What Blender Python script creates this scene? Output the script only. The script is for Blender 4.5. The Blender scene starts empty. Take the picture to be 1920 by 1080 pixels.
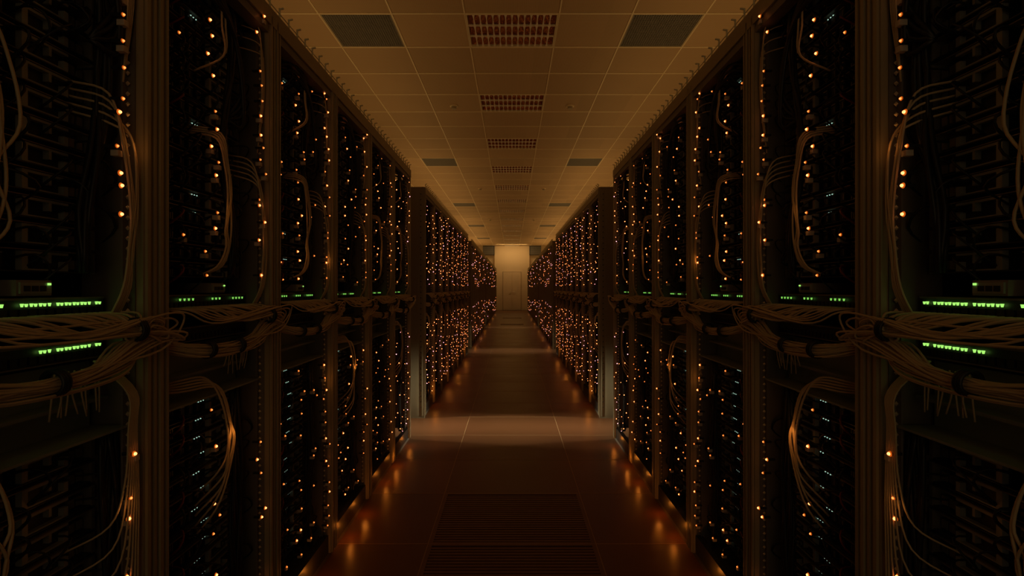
import bpy, math, random
from mathutils import Vector

A = 0.8; CZ = 1.19; P = 0.59; CEIL = 3.446; TOP = 2.09
YEND = 28.31
scene = bpy.context.scene
COL = scene.collection
try:
    scene.view_settings.view_transform = 'Standard'
except Exception:
    pass

# ------------------------------------------------------------------ materials
def mat(name, col, rough=0.5, metal=0.0, var=0.12, scale=20.0, emis=None, es=0.0, bump=0.0, spec=0.5):
    m = bpy.data.materials.new(name); m.use_nodes = True
    nt = m.node_tree; b = nt.nodes['Principled BSDF']
    b.inputs['Roughness'].default_value = rough
    b.inputs['Metallic'].default_value = metal
    b.inputs['Specular IOR Level'].default_value = spec
    tc = nt.nodes.new('ShaderNodeTexCoord')
    n = nt.nodes.new('ShaderNodeTexNoise'); n.inputs['Scale'].default_value = scale
    n.inputs['Detail'].default_value = 3
    nt.links.new(tc.outputs['Object'], n.inputs['Vector'])
    r = nt.nodes.new('ShaderNodeMix'); r.data_type = 'RGBA'
    r.inputs[6].default_value = (*[c*(1-var) for c in col], 1)
    r.inputs[7].default_value = (*[min(1, c*(1+var)) for c in col], 1)
    nt.links.new(n.outputs['Fac'], r.inputs[0])
    nt.links.new(r.outputs[2], b.inputs['Base Color'])
    if emis:
        b.inputs['Emission Color'].default_value = (*emis, 1)
        b.inputs['Emission Strength'].default_value = es
    if bump:
        bp = nt.nodes.new('ShaderNodeBump'); bp.inputs['Strength'].default_value = bump
        bp.inputs['Distance'].default_value = .02
        nt.links.new(n.outputs['Fac'], bp.inputs['Height'])
        nt.links.new(bp.outputs[0], b.inputs['Normal'])
    return m

M = {}
M['post'] = mat('painted_post', (0.40, 0.34, 0.22), 0.45, 0.1, 0.08, 6)
M['endpost'] = mat('painted_end_panel', (0.34, 0.28, 0.18), 0.5, 0.1, 0.08, 6)
M['frame'] = mat('dark_frame', (0.19, 0.17, 0.14), 0.5, 0.2)
M['panel'] = mat('blank_panel', (0.26, 0.30, 0.25), 0.5, 0.1)
M['dark'] = mat('dark_metal', (0.040, 0.042, 0.040), 0.45, 0.2)
M['black'] = mat('black_plastic', (0.014, 0.014, 0.015), 0.45)
M['psu'] = mat('grey_metal', (0.34, 0.37, 0.34), 0.45, 0.1)
M['stud'] = mat('zinc_stud', (0.75, 0.7, 0.6), 0.3, 0.5)
M['tan'] = mat('tan_cable', (0.62, 0.49, 0.30), 0.45)
M['white'] = mat('plug_white', (0.55, 0.5, 0.42), 0.5)
M['box'] = mat('small_box_grey', (0.28, 0.26, 0.22), 0.5)
M['red'] = mat('red_wire', (0.20, 0.025, 0.012), 0.5)
M['orange'] = mat('lamp_orange', (1, .5, .2), 0.4, emis=(1, .26, .075), es=4.6)
M['orangelow'] = mat('lamp_orange_soft', (1, .5, .2), 0.4, emis=(1, .24, .05), es=2.3)
M['halo'] = mat('lamp_halo_glow', (.5, .2, .05), 0.4, emis=(1, .16, .010), es=0.5)  # emissive disc behind the lamp core, paints its halo of glow
M['orangefar'] = mat('lamp_orange_distant', (1, .5, .2), 0.4, emis=(1, .24, .065), es=6.5)
M['pinkfar'] = mat('lamp_pale_distant', (1, .6, .5), 0.4, emis=(1, .36, .38), es=4.6)
M['green'] = mat('lamp_green', (.3, 1, .3), 0.4, emis=(.44, 1, .18), es=1.0)
M['greendim'] = mat('lamp_green_dim', (.3, 1, .3), 0.4, emis=(.34, 1, .15), es=0.65)
M['cyan'] = mat('lamp_cyan', (.5, 1, .8), 0.4, emis=(.60, 1, .80), es=0.65)
M['pin'] = mat('guide_wire', (0.98, 0.9, 0.65), 0.4, 0.0)
M['chrome'] = mat('louver_aluminium', (0.98, 0.92, 0.80), 0.3, 0.25, 0.04)
M['refl'] = mat('reflector_mirror', (0.55, 0.22, 0.10), 0.10, 1.0, 0.35, 70, bump=0.8)
M['tube'] = mat('tube_glass', (0.5, 0.4, 0.3), 0.25)
M['ventframe'] = mat('vent_frame', (0.45, 0.38, 0.26), 0.5)
M['lightframe'] = mat('light_frame', (0.90, 0.76, 0.52), 0.5)
M['ventdark'] = mat('vent_slat', (0.22, 0.21, 0.19), 0.6)
M['tbar'] = mat('tbar', (0.95, 0.80, 0.54), 0.45)
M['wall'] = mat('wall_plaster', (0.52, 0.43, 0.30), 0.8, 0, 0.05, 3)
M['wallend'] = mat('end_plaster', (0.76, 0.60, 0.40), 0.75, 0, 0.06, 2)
M['door'] = mat('door_paint', (0.74, 0.58, 0.39), 0.5, 0, 0.04, 3)
M['doorframe'] = mat('door_frame', (0.50, 0.40, 0.27), 0.5)
M['duct'] = mat('duct_grey', (0.05, 0.045, 0.04), 0.6)

def tilemat(name, c1, c2, rough, holes=0.0, offy=0.11):
    m = bpy.data.materials.new(name); m.use_nodes = True
    nt = m.node_tree; b = nt.nodes['Principled BSDF']; L = nt.links
    b.inputs['Roughness'].default_value = rough
    tc = nt.nodes.new('ShaderNodeTexCoord')
    n = nt.nodes.new('ShaderNodeTexNoise'); n.inputs['Scale'].default_value = 2.3; n.inputs['Detail'].default_value = 5
    L.new(tc.outputs['Object'], n.inputs['Vector'])
    mx = nt.nodes.new('ShaderNodeMix'); mx.data_type = 'RGBA'
    mx.inputs[6].default_value = (*c1, 1); mx.inputs[7].default_value = (*c2, 1)
    L.new(n.outputs['Fac'], mx.inputs[0])
    out = mx.outputs[2]
    mp = nt.nodes.new('ShaderNodeMapping'); mp.inputs['Location'].default_value = (0.39-0.6, -offy, 0)
    L.new(tc.outputs['Object'], mp.inputs['Vector'])
    sn = nt.nodes.new('ShaderNodeVectorMath'); sn.operation = 'SNAP'; sn.inputs[1].default_value = (0.6, 0.6, 10)
    L.new(mp.outputs[0], sn.inputs[0])
    wn = nt.nodes.new('ShaderNodeTexWhiteNoise'); wn.noise_dimensions = '3D'
    L.new(sn.outputs[0], wn.inputs['Vector'])
    mr = nt.nodes.new('ShaderNodeMapRange'); mr.inputs['To Min'].default_value = 0.92; mr.inputs['To Max'].default_value = 1.05
    L.new(wn.outputs['Value'], mr.inputs['Value'])
    mm = nt.nodes.new('ShaderNodeVectorMath'); mm.operation = 'SCALE'
    L.new(out, mm.inputs[0]); L.new(mr.outputs[0], mm.inputs['Scale'])
    L.new(mm.outputs[0], b.inputs['Base Color'])
    if holes:
        v = nt.nodes.new('ShaderNodeTexVoronoi'); v.inputs['Scale'].default_value = 70; v.inputs['Randomness'].default_value = 0
        L.new(tc.outputs['Object'], v.inputs['Vector'])
        r = nt.nodes.new('ShaderNodeMapRange'); r.inputs['From Min'].default_value = 0.15; r.inputs['From Max'].default_value = 0.3
        r.inputs['To Min'].default_value = 1-holes; r.inputs['To Max'].default_value = 1.0
        L.new(v.outputs['Distance'], r.inputs['Value'])
        m2 = nt.nodes.new('ShaderNodeVectorMath'); m2.operation = 'SCALE'
        L.new(mm.outputs[0], m2.inputs[0]); L.new(r.outputs[0], m2.inputs['Scale'])
        L.new(m2.outputs[0], b.inputs['Base Color'])
    else:
        rr = nt.nodes.new('ShaderNodeMapRange'); rr.inputs['To Min'].default_value = rough-0.08; rr.inputs['To Max'].default_value = rough+0.1
        L.new(n.outputs['Fac'], rr.inputs['Value']); L.new(rr.outputs[0], b.inputs['Roughness'])
    return m
M['ceil'] = tilemat('ceiling_tile', (0.55, 0.39, 0.23), (0.61, 0.44, 0.26), 0.7, 0.25, 0.11)
M['floor'] = tilemat('floor_tile', (0.150, 0.060, 0.025), (0.195, 0.080, 0.033), 0.36, 0, 0.04)
M['grate'] = mat('grate_metal', (0.20, 0.092, 0.042), 0.45, 0.0)
M['grateback'] = mat('grate_back', (0.12, 0.055, 0.025), 0.6, 0.0)
M['seam'] = mat('seam', (0.40, 0.23, 0.11), 0.5)

# ------------------------------------------------------------------ mesh builder
class MB:
    def __init__(s): s.v = []; s.f = []; s.m = []; s.mats = []
    def mi(s, k):
        if k not in s.mats: s.mats.append(k)
        return s.mats.index(k)
    def box(s, x0, x1, y0, y1, z0, z1, k):
        b = len(s.v); i = s.mi(k)
        s.v += [(x0,y0,z0),(x1,y0,z0),(x1,y1,z0),(x0,y1,z0),(x0,y0,z1),(x1,y0,z1),(x1,y1,z1),(x0,y1,z1)]
        for q in ((0,3,2,1),(4,5,6,7),(0,1,5,4),(1,2,6,5),(2,3,7,6),(3,0,4,7)):
            s.f.append(tuple(b+j for j in q)); s.m.append(i)
    def octa(s, c, r, k):
        b = len(s.v); i = s.mi(k); x,y,z = c
        s.v += [(x+r,y,z),(x-r,y,z),(x,y+r,z),(x,y-r,z),(x,y,z+r),(x,y,z-r)]
        for q in ((0,2,4),(2,1,4),(1,3,4),(3,0,4),(2,0,5),(1,2,5),(3,1,5),(0,3,5)):
            s.f.append(tuple(b+j for j in q)); s.m.append(i)
    def tri(s, x, u0, u1, z0, z1, k):
        b = len(s.v); i = s.mi(k)
        s.v += [(x,u0,z1),(x,u1,z1),(x,(u0+u1)/2+.0008,z0),(x,(u0+u1)/2-.0008,z0),(x+.003,u0,z1),(x+.003,u1,z1),(x+.003,(u0+u1)/2+.0008,z0),(x+.003,(u0+u1)/2-.0008,z0)]
        for q in ((0,1,2,3),(7,6,5,4),(0,4,5,1),(1,5,6,2),(2,6,7,3),(3,7,4,0)):
            s.f.append(tuple(b+j for j in q)); s.m.append(i)
    def ball(s, c, r, k, nu=10, nv=6, sx=1.0):
        b = len(s.v); i = s.mi(k); c = Vector(c)
        for a in range(1, nv):
            t = math.pi*a/nv
            for j in range(nu):
                p = 2*math.pi*j/nu
                s.v.append(tuple(c+Vector((sx*r*math.sin(t)*math.cos(p), r*math.sin(t)*math.sin(p), r*math.cos(t)))))
        top = len(s.v); s.v.append(tuple(c+Vector((0,0,r)))); s.v.append(tuple(c-Vector((0,0,r))))
        for a in range(nv-2):
            for j in range(nu):
                s.f.append((b+a*nu+j, b+(a+1)*nu+j, b+(a+1)*nu+(j+1)%nu, b+a*nu+(j+1)%nu)); s.m.append(i)
        for j in range(nu):
            s.f.append((top, b+j, b+(j+1)%nu)); s.m.append(i)
            q = b+(nv-2)*nu
            s.f.append((top+1, q+(j+1)%nu, q+j)); s.m.append(i)
    def cyl(s, p0, p1, r, k, n=10):
        s.tube([p0, p1], r, k, n, smooth=False)
    def tube(s, pts, r, k, n=6, smooth=True, sub=5):
        i = s.mi(k)
        P_ = [Vector(p) for p in pts]
        if smooth and len(P_) > 2:
            Q = [P_[0]*2-P_[1]] + P_ + [P_[-1]*2-P_[-2]]
            out = []
            for a in range(1, len(Q)-2):
                for t in range(sub):
                    u = t/sub
                    p0,p1,p2,p3 = Q[a-1],Q[a],Q[a+1],Q[a+2]
                    out.append(0.5*((2*p1)+(p2-p0)*u+(2*p0-5*p1+4*p2-p3)*u*u+(3*p1-p0-3*p2+p3)*u**3))
            out.append(P_[-1]); P_ = out
        b = len(s.v); nr = len(P_)
        ref = None
        for a, p in enumerate(P_):
            t = (P_[min(a+1, nr-1)]-P_[max(a-1, 0)])
            if t.length < 1e-9: t = Vector((0,0,1))
            t.normalize()
            if ref is None:
                ref = Vector((0,0,1)).cross(t)
                if ref.length < 0.1: ref = Vector((1,0,0)).cross(t)
            ref = ref - t*ref.dot(t); ref.normalize()
            o = t.cross(ref)
            for j in range(n):
                an = 2*math.pi*j/n
                s.v.append(tuple(p+ref*(r*math.cos(an))+o*(r*math.sin(an))))
        for a in range(nr-1):
            for j in range(n):
                s.f.append((b+a*n+j, b+a*n+(j+1)%n, b+(a+1)*n+(j+1)%n, b+(a+1)*n+j)); s.m.append(i)
        s.f.append(tuple(b+j for j in reversed(range(n)))); s.m.append(i)
        s.f.append(tuple(b+(nr-1)*n+j for j in range(n))); s.m.append(i)
    def mesh(s, name, side=1, smooth=False):
        me = bpy.data.meshes.new(name)
        if side > 0: me.from_pydata(s.v, [], s.f)
        else: me.from_pydata([(-x,y,z) for x,y,z in s.v], [], [tuple(reversed(f)) for f in s.f])
        for k in s.mats: me.materials.append(M[k])
        me.polygons.foreach_set('material_index', s.m)
        if smooth: me.polygons.foreach_set('use_smooth', [len(f) <= 4 for f in s.f])
        me.update()
        return me

def obj(name, me, loc=(0,0,0), parent=None, label=None, cat=None, group=None, kind=None):
    o = bpy.data.objects.new(name, me); o.location = loc
    COL.objects.link(o)
    if parent: o.parent = parent
    if label: o['label'] = label
    if cat: o['category'] = cat
    if group: o['group'] = group
    if kind: o['kind'] = kind
    return o

# ------------------------------------------------------------------ room shell
XE = [-2.79,-2.19,-1.59,-0.99,-0.39,0.39,0.99,1.59,2.19,2.79]
CY = [4.31+0.6*k for k in range(-11, 41)]
light_rows = list(range(0, 40, 3))
vent_rows = [0, 8, 16, 24, 32]
b = MB(); i = b.mi('ceil')
for a in range(len(XE)-1):
    for r in range(len(CY)-1):
        k = r-11
        if a == 4 and k in light_rows: continue
        if a in (2, 6) and k in vent_rows: continue
        n = len(b.v)
        b.v += [(XE[a],CY[r],0),(XE[a+1],CY[r],0),(XE[a+1],CY[r+1],0),(XE[a],CY[r+1],0)]
        b.f.append((n,n+3,n+2,n+1)); b.m.append(i)
        b.v += [(XE[a],CY[r],.02),(XE[a+1],CY[r],.02),(XE[a+1],CY[r+1],.02),(XE[a],CY[r+1],.02)]
        b.f.append((n+4,n+5,n+6,n+7)); b.m.append(i)
obj('ceiling', b.mesh('ceiling'), (0,0,CEIL), label='beige perforated suspended tile ceiling', kind='structure')
b = MB()
for x in XE: b.box(x-.006, x+.006, CY[0], CY[-1], -.006, .001, 'tbar')
for y in CY: b.box(XE[0], XE[-1], y-.008, y+.008, -.0055, .001, 'tbar')
obj('trim_1', b.mesh('trim_1'), (0,0,CEIL), label='pale metal grid bars of the suspended ceiling', kind='structure')

FY = [3.04+0.6*k for k in range(-9, 42)]
grate_rows = [-2, -1, 23, 29]
b = MB(); i = b.mi('floor')
for a in range(len(XE)-1):
    for r in range(len(FY)-1):
        k = r-9
        if a == 4 and k in grate_rows: continue
        n = len(b.v)
        b.v += [(XE[a],FY[r],0),(XE[a+1],FY[r],0),(XE[a+1],FY[r+1],0),(XE[a],FY[r+1],0)]
        b.f.append((n,n+1,n+2,n+3)); b.m.append(i)
b.box(XE[0], XE[-1], FY[0], FY[-1], -.12, -.1, 'floor')
for x in XE[3:7]: b.box(x-.0026, x+.0026, FY[0], FY[-1], -.001, .0008, 'seam')
for y in FY: b.box(-1, 1, y-.003, y+.003, -.001, .0008, 'seam')
obj('floor', b.mesh('floor'), (0,0,0), label='reddish-brown glossy raised-floor tiles', kind='structure')
gm = MB()
gm.box(-.388,.388,-.298,.298,-.012,-.006,'grateback')
for x in (-.388,.370): gm.box(x,x+.018,-.298,.298,-.006,.001,'grate')
for y in (-.298,.284): gm.box(-.370,.370,y,y+.014,-.006,.001,'grate')
for q in range(22):
    y = -.276+q*.0252
    gm.box(-.370,.370,y,y+.015,-.007,0.0,'grate')
gme = gm.mesh('grate')
for k in grate_rows:
    obj('vented_floor_tile', gme, (0, 3.04+.6*k+.3, 0), label='brown slotted metal floor tile set in the aisle', cat='floor vent', group='slotted floor tiles')

def wall(name, x0,x1,y0,y1,z0,z1,label,m='wall'):
    b = MB(); b.box(x0,x1,y0,y1,z0,z1,m); return obj(name, b.mesh(name), label=label, kind='structure')
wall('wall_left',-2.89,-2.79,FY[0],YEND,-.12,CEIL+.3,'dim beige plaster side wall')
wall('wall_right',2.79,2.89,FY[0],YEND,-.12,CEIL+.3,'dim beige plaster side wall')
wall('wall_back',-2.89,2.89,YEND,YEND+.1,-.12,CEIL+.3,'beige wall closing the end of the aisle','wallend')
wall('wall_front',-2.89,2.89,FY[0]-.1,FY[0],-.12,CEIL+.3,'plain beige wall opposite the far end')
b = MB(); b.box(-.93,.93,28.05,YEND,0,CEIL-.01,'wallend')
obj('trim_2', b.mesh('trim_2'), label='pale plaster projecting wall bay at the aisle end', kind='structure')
d = obj('door_1', None, (0,28.05,0), label='pale double door with thin frame', kind='structure')
b = MB(); b.box(-.49,-.47,-.04,0,0,2.06,'doorframe'); b.box(.47,.49,-.04,0,0,2.06,'doorframe'); b.box(-.49,.49,-.04,0,2.05,2.07,'doorframe')
obj('door_frame', b.mesh('door_frame'), parent=d)
for sx in (-1,1):
    b = MB(); x0,x1 = sorted((sx*.006, sx*.468)); b.box(x0,x1,-.035,0,.01,2.048,'door')
    lf = obj('door_leaf', b.mesh('door_leaf'), parent=d)
    b = MB(); b.tube([(sx*.05,-.036,1.0),(sx*.05,-.09,1.0),(sx*.16,-.09,1.0)],.009,'stud',8,smooth=False)
    obj('door_handle', b.mesh('door_handle'), parent=lf)
for sx in (-1,1):
    b = MB(); x0,x1 = sorted((sx*.95, sx*1.55))
    b.box(x0,x1,27.9,YEND,2.95,CEIL,'duct')
    for q in range(8): b.box(x0+.02,x1-.02,27.88,27.9,2.99+q*.052,3.01+q*.052,'ventdark')
    obj('air_duct', b.mesh('air_duct'), label='dark grey louvred air duct under the ceiling', cat='air duct', group='air ducts at the end wall')

# ------------------------------------------------------------------ ceiling fixtures
def luminaire():
    parts = {}
    b = MB()
    b.box(-.388,.388,-.298,.298,.10,.105,'frame')
    for x in (-.388,.376): b.box(x,x+.012,-.298,.298,-.006,.10,'lightframe')
    for y in (-.298,.284): b.box(-.376,.376,y,y+.014,-.006,.10,'lightframe')
    parts['housing'] = b
    b = MB()
    for t in range(3):
        y0 = -.284+t*.19
        i = b.mi('refl'); n0 = len(b.v); N = 10
        for j in range(N+1):
            u = j/N; y = y0+u*.186; z = .016+.075*math.sin(math.pi*u)
            b.v += [(-.374,y,z),(.374,y,z)]
        for j in range(N):
            b.f.append((n0+2*j,n0+2*j+1,n0+2*j+3,n0+2*j+2)); b.m.append(i)
    parts['reflector'] = b
    b = MB(); i = b.mi('chrome')
    for q in range(1,14):
        x = -.374+q*.748/14
        for t in range(3):
            y0 = -.284+t*.19
            n0 = len(b.v)
            for j in range(7):
                u = j/6; y = y0+u*.186; z = .004+.03*math.sin(math.pi*u)
                w_ = .0035+.009*(abs(u-.5)*2)**2
                b.v += [(x-w_,y,-.002),(x-.001,y,.012+z*.6),(x+w_,y,-.002)]
            for j in range(6):
                a = n0+3*j
                b.f.append((a,a+3,a+4,a+1)); b.m.append(i)
                b.f.append((a+1,a+4,a+5,a+2)); b.m.append(i)
                b.f.append((a+2,a+5,a+3,a)); b.m.append(i)
    for t in range(1,3):
        y = -.284+t*.19-.002
        b.box(-.374,.374,y-.007,y+.007,-.003,.010,'chrome')
    parts['louver'] = b
    out = {k: v.mesh(k, smooth=(k in ('reflector',))) for k, v in parts.items()}
    b = MB(); b.cyl((-.37,0,.058),(.37,0,.058),.013,'tube',10)
    out['lamp_tube'] = b.mesh('lamp_tube', smooth=True)
    return out
LM = luminaire()
for k in light_rows:
    e = obj('ceiling_light', None, (0, 4.31+.6*k+.3, CEIL), label='unlit recessed louvred ceiling light with mirror reflector', cat='ceiling light', group='recessed ceiling lights')
    for nme, me in LM.items():
        if nme == 'lamp_tube':
            for t in range(3): obj(nme, me, (0,-.191+t*.19,0), parent=e)
        else: obj(nme, me, parent=e)

def vent():
    b = MB()
    for x in (-.298,.283): b.box(x,x+.015,-.298,.298,-.004,.05,'ventframe')
    for y in (-.298,.283): b.box(-.283,.283,y,y+.015,-.004,.05,'ventframe')
    b.box(-.298,.298,-.298,.298,.05,.055,'frame')
    c = MB()
    for q in range(28):
        t = -.275+q*.0203
        c.box(t-.0035,t+.0035,-.283,.283,0,.010,'ventdark')
        c.box(-.283,.283,t-.0035,t+.0035,0,.010,'ventdark')
    return b.mesh('vent_frame'), c.mesh('vent_grille')
VF, VG = vent()
for k in vent_rows:
    for sx in (-1,1):
        e = obj('air_vent', None, (sx*1.29, 4.31+.6*k+.3, CEIL), label='square grey egg-crate return air grille', cat='air vent', group='ceiling air vents')
        obj('frame', VF, parent=e); obj('grille', VG, parent=e)
b = MB()
b.cyl((0,0,0),(0,0,-.012),.05,'tbar',18); b.cyl((0,0,-.012),(0,0,-.04),.032,'ventframe',18)
sm = b.mesh('smoke_detector', smooth=False)
for y in (6.5, 11.9, 17.3):
    for sx in (-1,1):
        obj('smoke_detector', sm, (sx*.72,y,CEIL+.001), label='small round beige ceiling smoke detector', cat='smoke detector', group='smoke detectors')

# ------------------------------------------------------------------ racks
Z = CZ
def rack_parts():
    R = {}
    def post(u0, u1, v0, v1):
        b = MB()
        b.box(v0, v1, u0, u1, .02, TOP, 'post')
        b.box(v0-.006, v0, u0+.006, u0+.016, .02, TOP, 'post')
        b.box(v0-.004, v0, u1-.012, u1-.004, .02, TOP, 'post')
        return b
    R['front_post'] = [post(0,.042,0,.05), post(.548,.59,0,.05)]
    R['rear_post'] = [post(0,.046,.87,.92), post(.544,.59,.87,.92)]
    R['mounting_rail'] = []
    for (u0,u1) in ((.043,.061),(.529,.547)):
        b = MB(); b.box(.015,.13,u0 if u0<.1 else u1-.003,u0+.003 if u0<.1 else u1,.1,TOP-.06,'frame')
        b.box(.03,.034,u0,u1,.1,TOP-.06,'frame')
        z = .12
        while z < TOP-.08:
            b.octa((.026,(u0+u1)/2,z),.0056,'stud'); z += .0222
        R['mounting_rail'].append(b)
    b = MB(); b.box(0,.92,0,.59,TOP,TOP+.025,'frame'); b.box(-.006,0,0,.59,TOP-.03,TOP+.025,'post'); b.box(0,.04,.046,.544,TOP-.06,TOP,'frame')
    R['top_frame'] = [b]
    b = MB(); b.box(.01,.92,0,.59,0,.02,'frame'); b.box(.01,.04,.046,.544,.02,.1,'dark')
    R['base_plinth'] = [b]
    b = MB(); b.box(.135,.87,.002,.006,.02,TOP,'dark'); c = MB(); c.box(.135,.87,.584,.588,.02,TOP,'dark')
    R['side_panel'] = [b,c]
    b = MB(); b.box(.90,.905,.046,.544,.02,TOP,'dark'); R['back_panel'] = [b]
    b = MB()
    b.box(.10,.104,.062,.528,Z-.295,Z-.155,'panel'); b.box(.02,.10,.062,.528,Z-.297,Z-.292,'panel'); b.box(.06,.10,.062,.528,Z-.235,Z-.228,'panel')
    R['blanking_panel'] = [b]
    b = MB()
    for q in range(8):
        y = .037+q*.0738
        b.cyl((.0,y,TOP+.025),(.0,y,TOP+.062),.0034,'pin',6)
        b.cyl((.0,y,TOP+.060),(-.014,y,TOP+.062),.0034,'pin',6)
    b.cyl((.0,0,TOP+.043),(.0,.59,TOP+.043),.0018,'pin',5)
    R['cable_guide'] = [b]
    return R
RP = rack_parts()
RM = {sd: {k: [x.mesh(k, sd) for x in v] for k, v in RP.items()} for sd in (-1,1)}
def joined():
    J = MB()
    for k, v in RP.items():
        if k == 'mounting_rail': continue
        for x in v:
            o = len(J.v); J.v += x.v
            for f, m_ in zip(x.f, x.m): J.f.append(tuple(o+q for q in f)); J.m.append(J.mi(x.mats[m_]))
    return J
JB = joined(); JM = {sd: JB.mesh('rack_joined', sd) for sd in (-1,1)}
b = MB()
b.box(.0,.92,-.02,-.001,0,TOP+.025,'endpost')
for v in (.012,.05):
    b.box(v,v+.012,-.026,-.02,.02,TOP,'endpost')
z=.1
while z < TOP:
    b.octa((.034,-.021,z),.006,'dark'); z += .05
EP = {sd: b.mesh('end_panel', sd) for sd in (-1,1)}

racks = []
sections = [(0.0, 7, 1), (4.82, 8, 2), (10.3, 9, 3), (16.25, 18, 4)]
for (y0, n, sec) in sections:
    for i in range(n):
        racks.append((y0+i*P, sec, i))
for (y, sec, i) in racks:
    for sd in (-1,1):
        lab = 'open black server rack with dim beige steel posts'
        if sec <= 2:
            e = obj('server_rack', None, (sd*A, y, 0), label=lab, cat='server rack', group='server racks along the aisle')
            for k, ms in RM[sd].items():
                for me in ms: obj(k, me, parent=e)
        else:
            e = obj('server_rack', JM[sd], (sd*A, y, 0), label=lab, cat='server rack', group='server racks along the aisle')
        if i == 0 and sec > 1: obj('end_panel', EP[sd], parent=e, label='beige painted steel end panel')

# ------------------------------------------------------------------ servers
random.seed(5)
def server_variants():
    out = []
    for vnt in range(4):
        r = random.Random(vnt+11)
        b = MB()
        b.box(.02,.52,.0,.464,0,.042,'dark')
        b.box(-.01,.02,.0,.464,.040,.042,'frame'); b.box(-.01,.02,.0,.464,0,.002,'dark')
        b.box(-.012,.02,.0,.008,0,.042,'frame'); b.box(-.012,.02,.456,.464,0,.042,'frame')
        for q in range(12):
            b.box(.008,.02,.06+q*.009,.064+q*.009,.006,.036,'frame')
        for q in range(3):
            u = .18+q*.036+r.uniform(-.004,.004)
            b.box(.002,.02,u,u+.022,.006,.030,'black'); b.box(.0,.003,u+.002,u+.020,.032,.035,'psu')
            b.box(-.001,.003,u+.002,u+.006,.010,.026,'frame')
        for q in range(2):
            u = .415+q*.02
            b.box(.002,.02,u,u+.014,.008,.026,'frame')
        c = MB()
        u0 = .302; u1=.402
        c.box(.004,.02,u0,u1,.004,.038,'black')
        c.box(-.008,.004,u0,u1,.034,.039,'psu'); c.box(-.008,.004,u0,u1,.003,.006,'psu'); c.box(-.008,.004,u0,u0+.012,.006,.034,'psu')
        c.box(-.008,.004,u0+.056,u0+.062,.018,.034,'psu'); c.box(-.008,.004,u1-.010,u1,.006,.022,'psu')
        ws = []
        for q in range(4):
            d = MB()
            u = .10+.34*r.random(); du = r.uniform(-.08,.1)
            d.tube([(.02,u,.02),(-.03-r.random()*.03,u+du*.3,.03+r.uniform(-.01,.015)),(-.04-r.random()*.02,u+du*.8,.0),(.0,u+du,-.02-r.random()*.03)], .0022+.001*r.random(), 'red' if (q==0 and vnt==1) else 'black', 4, sub=3)
            ws.append(d)
        out.append((b,c,ws))
    return out
SV = server_variants()
SM = {sd: [(v[0].mesh('server',sd), v[1].mesh('power_supply',sd), [w.mesh('wire',sd,True) for w in v[2]]) for v in SV] for sd in (-1,1)}
def led(rad, k='orange'):
    b = MB(); b.ball((0,0,0),rad,k,10,7); b.ball((rad*.75,0,0),rad*1.75,'halo',12,8,.32); return b
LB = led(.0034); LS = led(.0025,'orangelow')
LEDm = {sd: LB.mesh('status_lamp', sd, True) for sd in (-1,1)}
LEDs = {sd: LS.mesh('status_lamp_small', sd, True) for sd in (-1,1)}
b = MB(); b.box(.004,.026,-.0036,.0036,-.003,.003,'black')
PL1 = {sd: b.mesh('power_plug', sd) for sd in (-1,1)}
b = MB(); b.box(.004,.026,-.0036,.0036,-.003,.003,'black'); b.box(.004,.02,.006,.019,-.018,-.006,'white')
PL2 = {sd: b.mesh('power_plug_tag', sd) for sd in (-1,1)}
b = MB()
for q in range(3): b.box(-.001,.001,q*.012,q*.012+.0024,0,.0024,'cyan')
GL = {sd: b.mesh('link_lamp', sd) for sd in (-1,1)}

zs_up = [Z+.03+.05*i for i in range(17)]
zs_lo = [Z-1.06+.05*i for i in range(15)]
def layout(ri, sec, i):
    far = sec >= 2
    r = random.Random(1000+ri)
    ph = r.uniform(0,6.28); out = []
    am = r.uniform(.010,.026)
    for j, z in enumerate(zs_up+zs_lo):
        lower = j >= 17
        ua = .275+am*math.sin(z*7+ph)+r.uniform(-.008,.008)
        ub = .497+.012*math.sin(z*5+ph*2)+r.uniform(-.006,.006)
        pa = .90 if not lower else (.5 if i < 3 else .8)
        pb = .90 if not lower else (.65 if i < 3 else .85)
        if sec == 2: pa = .95; pb = .9
        if sec == 3: pa = .55; pb = .35
        if sec == 4: pa = .16; pb = .09
        lamps = []
        ra, rb, rc = r.random(), r.random(), r.random()
        va, vb, ja, jb = r.uniform(.012,.045), r.uniform(-.012,.012), r.uniform(-.017,.017), r.uniform(-.017,.017)
        if ra < pa and not (sec == 1 and i == 1): lamps.append((ua, va, z+.02+ja, r.random()<.5))
        if rb < pb: lamps.append((ub, vb, z+.02+jb, r.random()<.5))
        if sec == 2 and rc < .40: lamps.append((.38+r.uniform(-.02,.02), r.uniform(.0,.04), z+.02+r.uniform(-.02,.02), False))
        if not far and i >= 2 and rc < (.15 if i==2 else .38): lamps.append((.15+.02*math.sin(z*6)+r.uniform(-.012,.012), r.uniform(.02,.05), z+.02+r.uniform(-.02,.02), False))
        if not far and i >= 3 and rc > .65: lamps.append((.385+r.uniform(-.012,.012), r.uniform(.0,.03), z+r.uniform(-.02,.02), False))
        out.append((z, lamps, lower, r.randrange(4), r.random()))
    return out

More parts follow.
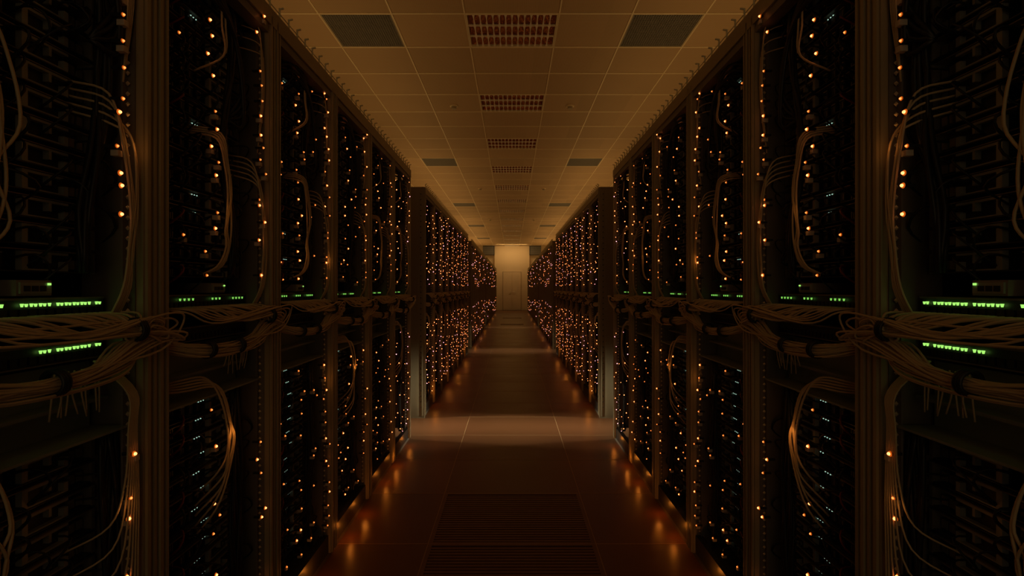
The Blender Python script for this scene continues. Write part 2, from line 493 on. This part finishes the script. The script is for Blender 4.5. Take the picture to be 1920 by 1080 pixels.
FV = .10
FB = MB()
rf = random.Random(77)
def add_far(y, sd, servers, sec):
    rf.seed(int(y*100)+sec)
    for (z, lamps, lower, vn, rr) in servers:
        def X(v): return sd*(A+v)
        x0,x1 = sorted((X(FV+.02),X(FV+.52)))
        FB.box(x0,x1,y+.063,y+.527,z,z+.042,'dark')
        x0,x1 = sorted((X(FV-.004),X(FV+.02)))
        FB.box(x0,x1,y+.365,y+.38,z+.004,z+.038,'frame')
        FB.box(x0,x1,y+.38,y+.46,z+.034,z+.039,'frame')
        for (u,v,zz,big) in lamps:
            rad = {1:(.0040,.0027), 2:(.0047,.0033), 3:(.0062,.0046), 4:(.0092,.0074)}[sec][0 if big else 1]
            FB.octa((X(v),y+u,zz), rad, 'pinkfar' if rf.random()<(.22 if sec<=2 else .42) else 'orangefar')
            FB.box(*sorted((X(v+.004),X(v+.02))), y+u-.004,y+u+.004,zz-.003,zz+.003,'black')
        if (lower or rr < .2) and sec < 3:
            for q in range(2): FB.octa((X(FV-.004), y+.34+q*.03, z+.03), .0024, 'cyan')

nind = {-1:0, 1:0}
for ri, (y, sec, i) in enumerate(racks):
    lay = layout(ri, sec, i)
    for sd in (-1,1):
        if sec == 1 and i == 0: continue
        rest = []
        for s_ in lay:
            (z, lamps, lower, vn, rr) = s_
            out_of_frame = (sec == 1 and i == 1 and abs(z-Z) > .63)
            if sec == 1 and not out_of_frame and nind[sd] < 150:
                nind[sd] += 1
                sv = SM[sd][vn]
                o = obj('server', sv[0], (sd*(A+FV), y+.063, z), label='thin black rack server trailing dark wires, small amber lamp lit', cat='server', group='servers stacked in the racks')
                obj('power_supply', sv[1], parent=o)
                for w in sv[2]: obj('wire', w, parent=o)
                if (lower or rr < .2) and i > 1:
                    obj('link_lamp', GL[sd], (-sd*.001, .22+rr*.06, .032), parent=o, label='tiny pale green link lamps')
                for n_, (u,v,zz,big) in enumerate(lamps):
                    l = (sd*(v-FV), u-.063, zz-z)
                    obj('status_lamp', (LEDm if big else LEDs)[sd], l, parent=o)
                    obj('power_plug', (PL2 if (rr*10)%1 < .45 else PL1)[sd], l, parent=o)
            else: rest.append(s_)
        if rest: add_far(y, sd, rest, sec)
obj('server', FB.mesh('server_rest'), label='further black rack servers dotted with amber lamps', cat='server', group='servers stacked in the racks', kind='stuff')

# ------------------------------------------------------------------ switches
def switch(short, gk='green'):
    b = MB(); b.box(0,.3,0,.464,0,.04,'dark'); b.box(-.003,0,.0,.464,.036,.04,'frame'); b.box(-.003,0,0,.464,0,.003,'frame')
    p = MB(); g = MB()
    for q in range(24):
        u = .012+q*.0185
        p.box(-.004,0,u,u+.013,.006,.020,'black')
        if short and q < 16: continue
        if (q*7) % 11 == 3: continue
        if gk == 'greendim' and (q*5) % 7 in (1,4,6): continue
        g.tri(-.006,u+.000,u+.0052,.024,.0300,gk)
        if q%5 != 2 and gk == 'green': g.tri(-.006,u+.0085,u+.0135,.024,.0295,gk)
    return b,p,g
SWM = {}
for short in (0,1):
    for gk in ('green','greendim'):
        s = switch(short, gk)
        SWM[(short,gk)] = {sd: [s[0].mesh('network_switch',sd), s[1].mesh('port_row',sd), s[2].mesh('port_lamp_row',sd)] for sd in (-1,1)}
b = MB(); b.box(0,.14,0,.07,0,.028,'box'); b.box(-.004,0,.004,.066,.004,.024,'psu')
for q in range(3): b.box(-.006,-.003,.010+q*.016,.021+q*.016,.008,.018,'black')
b.box(-.006,-.003,.057,.063,.019,.023,'green')
MC = {sd: b.mesh('media_box', sd) for sd in (-1,1)}

# ------------------------------------------------------------------ cable bundles
def cable_net(seed):
    r = random.Random(seed); b = MB()
    for q in range(30):
        up = .08+.43*q/29
        j = r.uniform(-1,1); k2 = r.uniform(0,1); j2=r.uniform(-1,1)
        e = .49+.06*k2 + (.07 if q%5==0 else 0)
        f = .012*r.random()
        b.tube([(.065,up,Z-.052),(.0-.01*k2,up+.012,Z-.056+.004*j2),(-.018-.018*k2,min(up+.12,.49),Z-.068-.026*k2),
                (-.022-.022*k2,e-.03+.02*j2,Z-.080+.024*j),(-.018-.015*k2,e+.03,Z-.098+.026*j),(-.015-.018*k2,e-.05,Z-.122+.018*j2),
                (-.018-.02*k2,.34,Z-.156-f+.012*j),(-.01-.015*k2,.15,Z-.152-f+.014*j2),(.03,.06,Z-.135+.015*j)], .0024, 'tan', 6)
    return b
def cable_net_low(seed, fringe=True):
    r = random.Random(seed); b = MB()
    for q in range(9):
        j = r.uniform(-1,1); k2 = r.random()
        b.tube([(.07,.05+.01*j,Z-.12),(0.02,.08,Z-.15+.010*j),(-.012-.018*k2,.22,Z-.172+.012*j),(-.012-.018*k2,.42,Z-.168+.016*j),(-.010,.52+.02*j,Z-.14+.02*j),(.03,.545,Z-.10+.02*j)], .0023,'tan',6)
    if fringe:
        for q in range(9):
            u=.38+.013*q+r.uniform(-.006,.006)
            b.tube([(.05,u,Z-.16),(.045,u+r.uniform(-.012,.012),Z-.20),(.05,u+r.uniform(-.012,.012),Z-.23-.03*r.random())],.0017,'tan',5)
    return b
def tie(c, ru):
    b = MB()
    pts = [(c[0]+ru*math.cos(t*math.pi/5), c[1], c[2]+ru*math.sin(t*math.pi/5)) for t in range(11)]
    for o in (-.006,0,.006): b.tube([(x,y+o,z) for x,y,z in pts], .004, 'black', 5, sub=2)
    return b
TIES = [((-.026,.30,Z-.161),.020),((-.026,.49,Z-.086),.022),((-.018,.17,Z-.158),.020)]
def arc_cables(kind, seed):
    r = random.Random(seed); b = MB(); rad=.0028
    if kind == 'upper_mid':
        for q in range(4):
            o = q*.007; j = r.uniform(-.016,.016); j2=r.uniform(-.02,.02)
            b.tube([(.10,.27,Z+.43+o),(.03,.295+o,Z+.42+o),(.02,.322+o+j*.6,Z+.36+j2),(.015,.330+o+j,Z+.27),(.02,.318+o-j,Z+.18+j2),(.02,.325+o+j*.5,Z+.11),(.03,.295+o,Z+.06),(.07,.28,Z+.035)],rad,'tan',7)
        for q in range(2):
            o=q*.01; j=r.uniform(-.012,.012)
            b.tube([(.10,.27,Z+.86),(.03,.30+o,Z+.84),(.02,.315+o+j,Z+.74),(.02,.30+o-j,Z+.66),(.08,.27,Z+.60)],rad,'tan',7)
    if kind == 'upper_side':
        for q in range(5):
            o = q*.005; j=r.uniform(-.010,.010); j2=r.uniform(-.02,.02)
            b.tube([(.10,.47,Z+.42-o*3),(.03,.49+o*.5,Z+.40-o*3),(.004,.50+o+j,Z+.30+j),(.002,.514+o,Z+.18+j2),(.0,.50+o-j,Z+.08),(.004,.495+o,Z+.0),(.04,.50+o,Z-.07)],rad*.9,'tan',7)
        for q in range(4):
            o = q*.005
            b.tube([(.08,.49-.01*q,Z+.88-.04*q),(.02,.51+o,Z+.85-.03*q),(.008,.512+o,Z+.72),(.012,.52+o,Z+.60),(.03,.53,Z+.44)],rad*.7,'tan',6)
    if kind == 'lower_mid':
        for q in range(5):
            o = q*.007; j=r.uniform(-.014,.014); j2=r.uniform(-.02,.02)
            b.tube([(.09,.06,Z-.25),(.04,.14,Z-.235-o),(.02,.22+o,Z-.24-o),(.01,.275+o+j,Z-.29+j2*.4),(.005,.305+o+j,Z-.38),(.01,.31+o-j,Z-.45+j2),(.015,.285+o+j*2,Z-.51-o*3),(.07,.26,Z-.57-o*4)],rad,'tan',7)
    if kind == 'lower_side':
        for q in range(7):
            o = (q-3)*.004
            b.tube([(.06,.50+o,Z-.15),(.0,.515+o,Z-.22),(-.003,.512+o,Z-.30),(-.003,.51+o*1.6,Z-.40-.02*q),(.01,.49+o*2,Z-.48-.05*q),(.08,.43-.005*q,Z-.52-.055*q)],rad*.7,'tan',6)
    if kind == 'power':
        for q in range(9):
            j=r.uniform(-1,1); u0=.385+.02*r.random()
            pts=[]
            for t in range(8):
                z=Z+.90-.87*t/7
                pts.append((.04+.02*r.random(),u0+.025*math.sin(t*1.1+seed)+.012*j*math.cos(t*2.0+j),z))
            b.tube(pts,.0055,'black',6,sub=3)
        for q in range(4):
            b.tube([(.08,.10+q*.03,Z+.80),(.02,.18+q*.03,Z+.86-q*.02),(.02,.33+q*.02,Z+.80-q*.03),(.02,.42,Z+.62-q*.04),(.05,.38,Z+.5)],.006,'black',6,sub=4)
        for q in range(6):
            pts=[(.04+.015*r.random(),.42+.02*math.sin(t+seed+q)+.01*q*.3,Z-.30-.78*t/6) for t in range(7)]
            b.tube(pts,.005,'black',6,sub=3)
    return b
CBM = {}
kinds = ['upper_mid','upper_side','lower_mid','lower_side','power']
for sd in (-1,1):
    CBM[sd] = []
    for s in range(3):
        dct = {k: arc_cables(k, s*3+1).mesh(k, sd, True) for k in kinds}
        dct['net'] = cable_net(s).mesh('cable_strands', sd, True)
        dct['netlow'] = cable_net_low(s).mesh('cable_strands', sd, True)
        dct['netlow2'] = cable_net_low(s, False).mesh('cable_strands', sd, True)
        dct['ties'] = [tie(*t).mesh('velcro_tie', sd, True) for t in TIES]
        CBM[sd].append(dct)
labs = {'upper_mid':'few tan cables looping down the server fronts','upper_side':'tan cables gathered beside the rack post',
        'lower_mid':'tan cables arching over the lower servers','lower_side':'tan cables fanning out to lower servers','power':'thick black power cables hanging down the rack'}
for ri, (y, sec, i) in enumerate(racks):
    if sec > 2: continue
    for sd in (-1,1):
        if sec == 1 and i == 0: continue
        C = CBM[sd][(ri)%3]
        base = (sd*A, y, 0)
        for k, zz in ((0, Z-.058), (1, Z-.145)):
            gk = 'green' if (sec == 1 and i <= 1) else 'greendim'
            S = SWM[(k,gk)][sd]
            o = obj('network_switch', S[0], (sd*(A+.07), y+.063, zz), label='black rack network switch with lit green port lamps', cat='network switch', group='network switches in the racks')
            obj('port_row', S[1], parent=o)
            if (k == 0 and sec == 1) or (sec == 1 and i in (1,)): obj('port_lamp_row', S[2], parent=o)
        if sec == 1 and i <= 3:
            obj('media_converter', MC[sd], (sd*(A+.06), y+.32, Z-.014), label='small grey box with ports above the network switch', cat='network box', group='small network boxes')
        e = obj('cable_bundle', C['net'], base, label='thick sagging bundle of tan network cables below switch', cat='cable bundle', group='network cable bundles')
        for t in C['ties']: obj('velcro_tie', t, parent=e, label='black velcro tie')
        obj('cable_bundle', C['netlow' if (sec==1 and i<=2) else 'netlow2'], base, label='lower bundle of tan network cables', cat='cable bundle', group='network cable bundles')
        for k in kinds:
            bb = base
            if sec == 2 and k in ('upper_mid','lower_side','upper_side'): continue
            if sec == 1 and i >= 2 and k == 'lower_side': continue
            if sec == 1 and i in (4,) and k == 'upper_mid': continue
            if sec == 1 and i in (3,5) and k == 'lower_mid': continue
            if sec == 1 and i == 1 and k in ('upper_mid','lower_mid'): bb = (sd*(A+.0), y-.085, 0)
            if sec == 1 and i == 1 and k == 'power': bb = (sd*(A+.0), y+.085, 0)
            obj('power_cables' if k=='power' else 'cable_bundle', C[k], bb, label=labs[k], cat='cable bundle', group='cables on the racks')

# ------------------------------------------------------------------ lights
def area(name, loc, rot, sx, sy, power, col, spread=180):
    l = bpy.data.lights.new(name,'AREA'); l.shape='RECTANGLE'; l.size=sx; l.size_y=sy; l.energy=power; l.color=col
    l.spread = math.radians(spread)
    o = bpy.data.objects.new(name,l); o.location=loc; o.rotation_euler=rot; COL.objects.link(o); return o
WARM=(1,.54,.165)
for sd in (-1,1):
    for (y, ln, pw) in ((4,8,9.5),(12,7,14),(19,6,15.0),(25,5,16.0)):
        area('ceiling_wash_fill', (sd*1.7,y,2.25), (math.pi,0,0), .3, ln, pw, WARM)  # added fill, hidden above the racks, to brighten the ceiling
    for (y, pw) in ((4.5,2.6),(9.95,1.0),(15.9,.5)):
        area('cross_aisle_lamp', (sd*2.5,y,.8), (0,sd*math.radians(72),0), .2,.2, pw, (1,.90,.62), 30)
area('end_wall_fill', (0,27.0,3.40), (math.radians(28),0,0), 1.6,.3, 14, (1,.62,.24))  # added fill that brightens the end wall, no fixture stands here
area('front_fill_lamp', (0,-1.6,1.5), (math.radians(90),0,0), 1.4,2.4, 2.7, (1,.70,.35))
def amber_fill(loc, e, col=(1,.26,.025)):  # added point fills for the orange glow on floor and cables
    l = bpy.data.lights.new('amber_fill_light','POINT'); l.energy = e; l.color=col; l.shadow_soft_size=.004
    o = bpy.data.objects.new('amber_fill_light', l); o.location=loc; COL.objects.link(o)
for sd in (-1,1):
    for y in (2.1,2.5,2.75,3.2,3.5,3.95, 5.3,6.4,7.5,8.8, 11,13,15, 18,21,24):
        amber_fill((sd*(A-.03), y, .06 if y<4.5 else .15), .065*(1 if y<4.5 else 1.8 if y<10 else 1.3))
    for (y,z,e) in ((1.505,Z-.42,.026),(1.47,Z+.22,.010),(2.05,Z+.15,.010),(2.28,Z-.40,.014),(2.68,Z-.40,.020),(3.25,Z+.2,.012),(1.11,Z+.30,.006),(2.28,Z+.12,.010),(1.07,Z-.45,.005)):
        amber_fill((sd*(A-.018), y, z), e, (1,.34,.06))

w = bpy.data.worlds.new('world'); w.use_nodes=True
w.node_tree.nodes['Background'].inputs[0].default_value=(.02,.012,.005,1); w.node_tree.nodes['Background'].inputs[1].default_value=.3
scene.world = w

cam = bpy.data.cameras.new('camera'); cam.lens=18.45; cam.sensor_width=36; cam.clip_start=.02
co = bpy.data.objects.new('camera', cam); co.location=(0,0,CZ); co.rotation_euler=(math.pi/2,0,0); COL.objects.link(co)
scene.camera = co
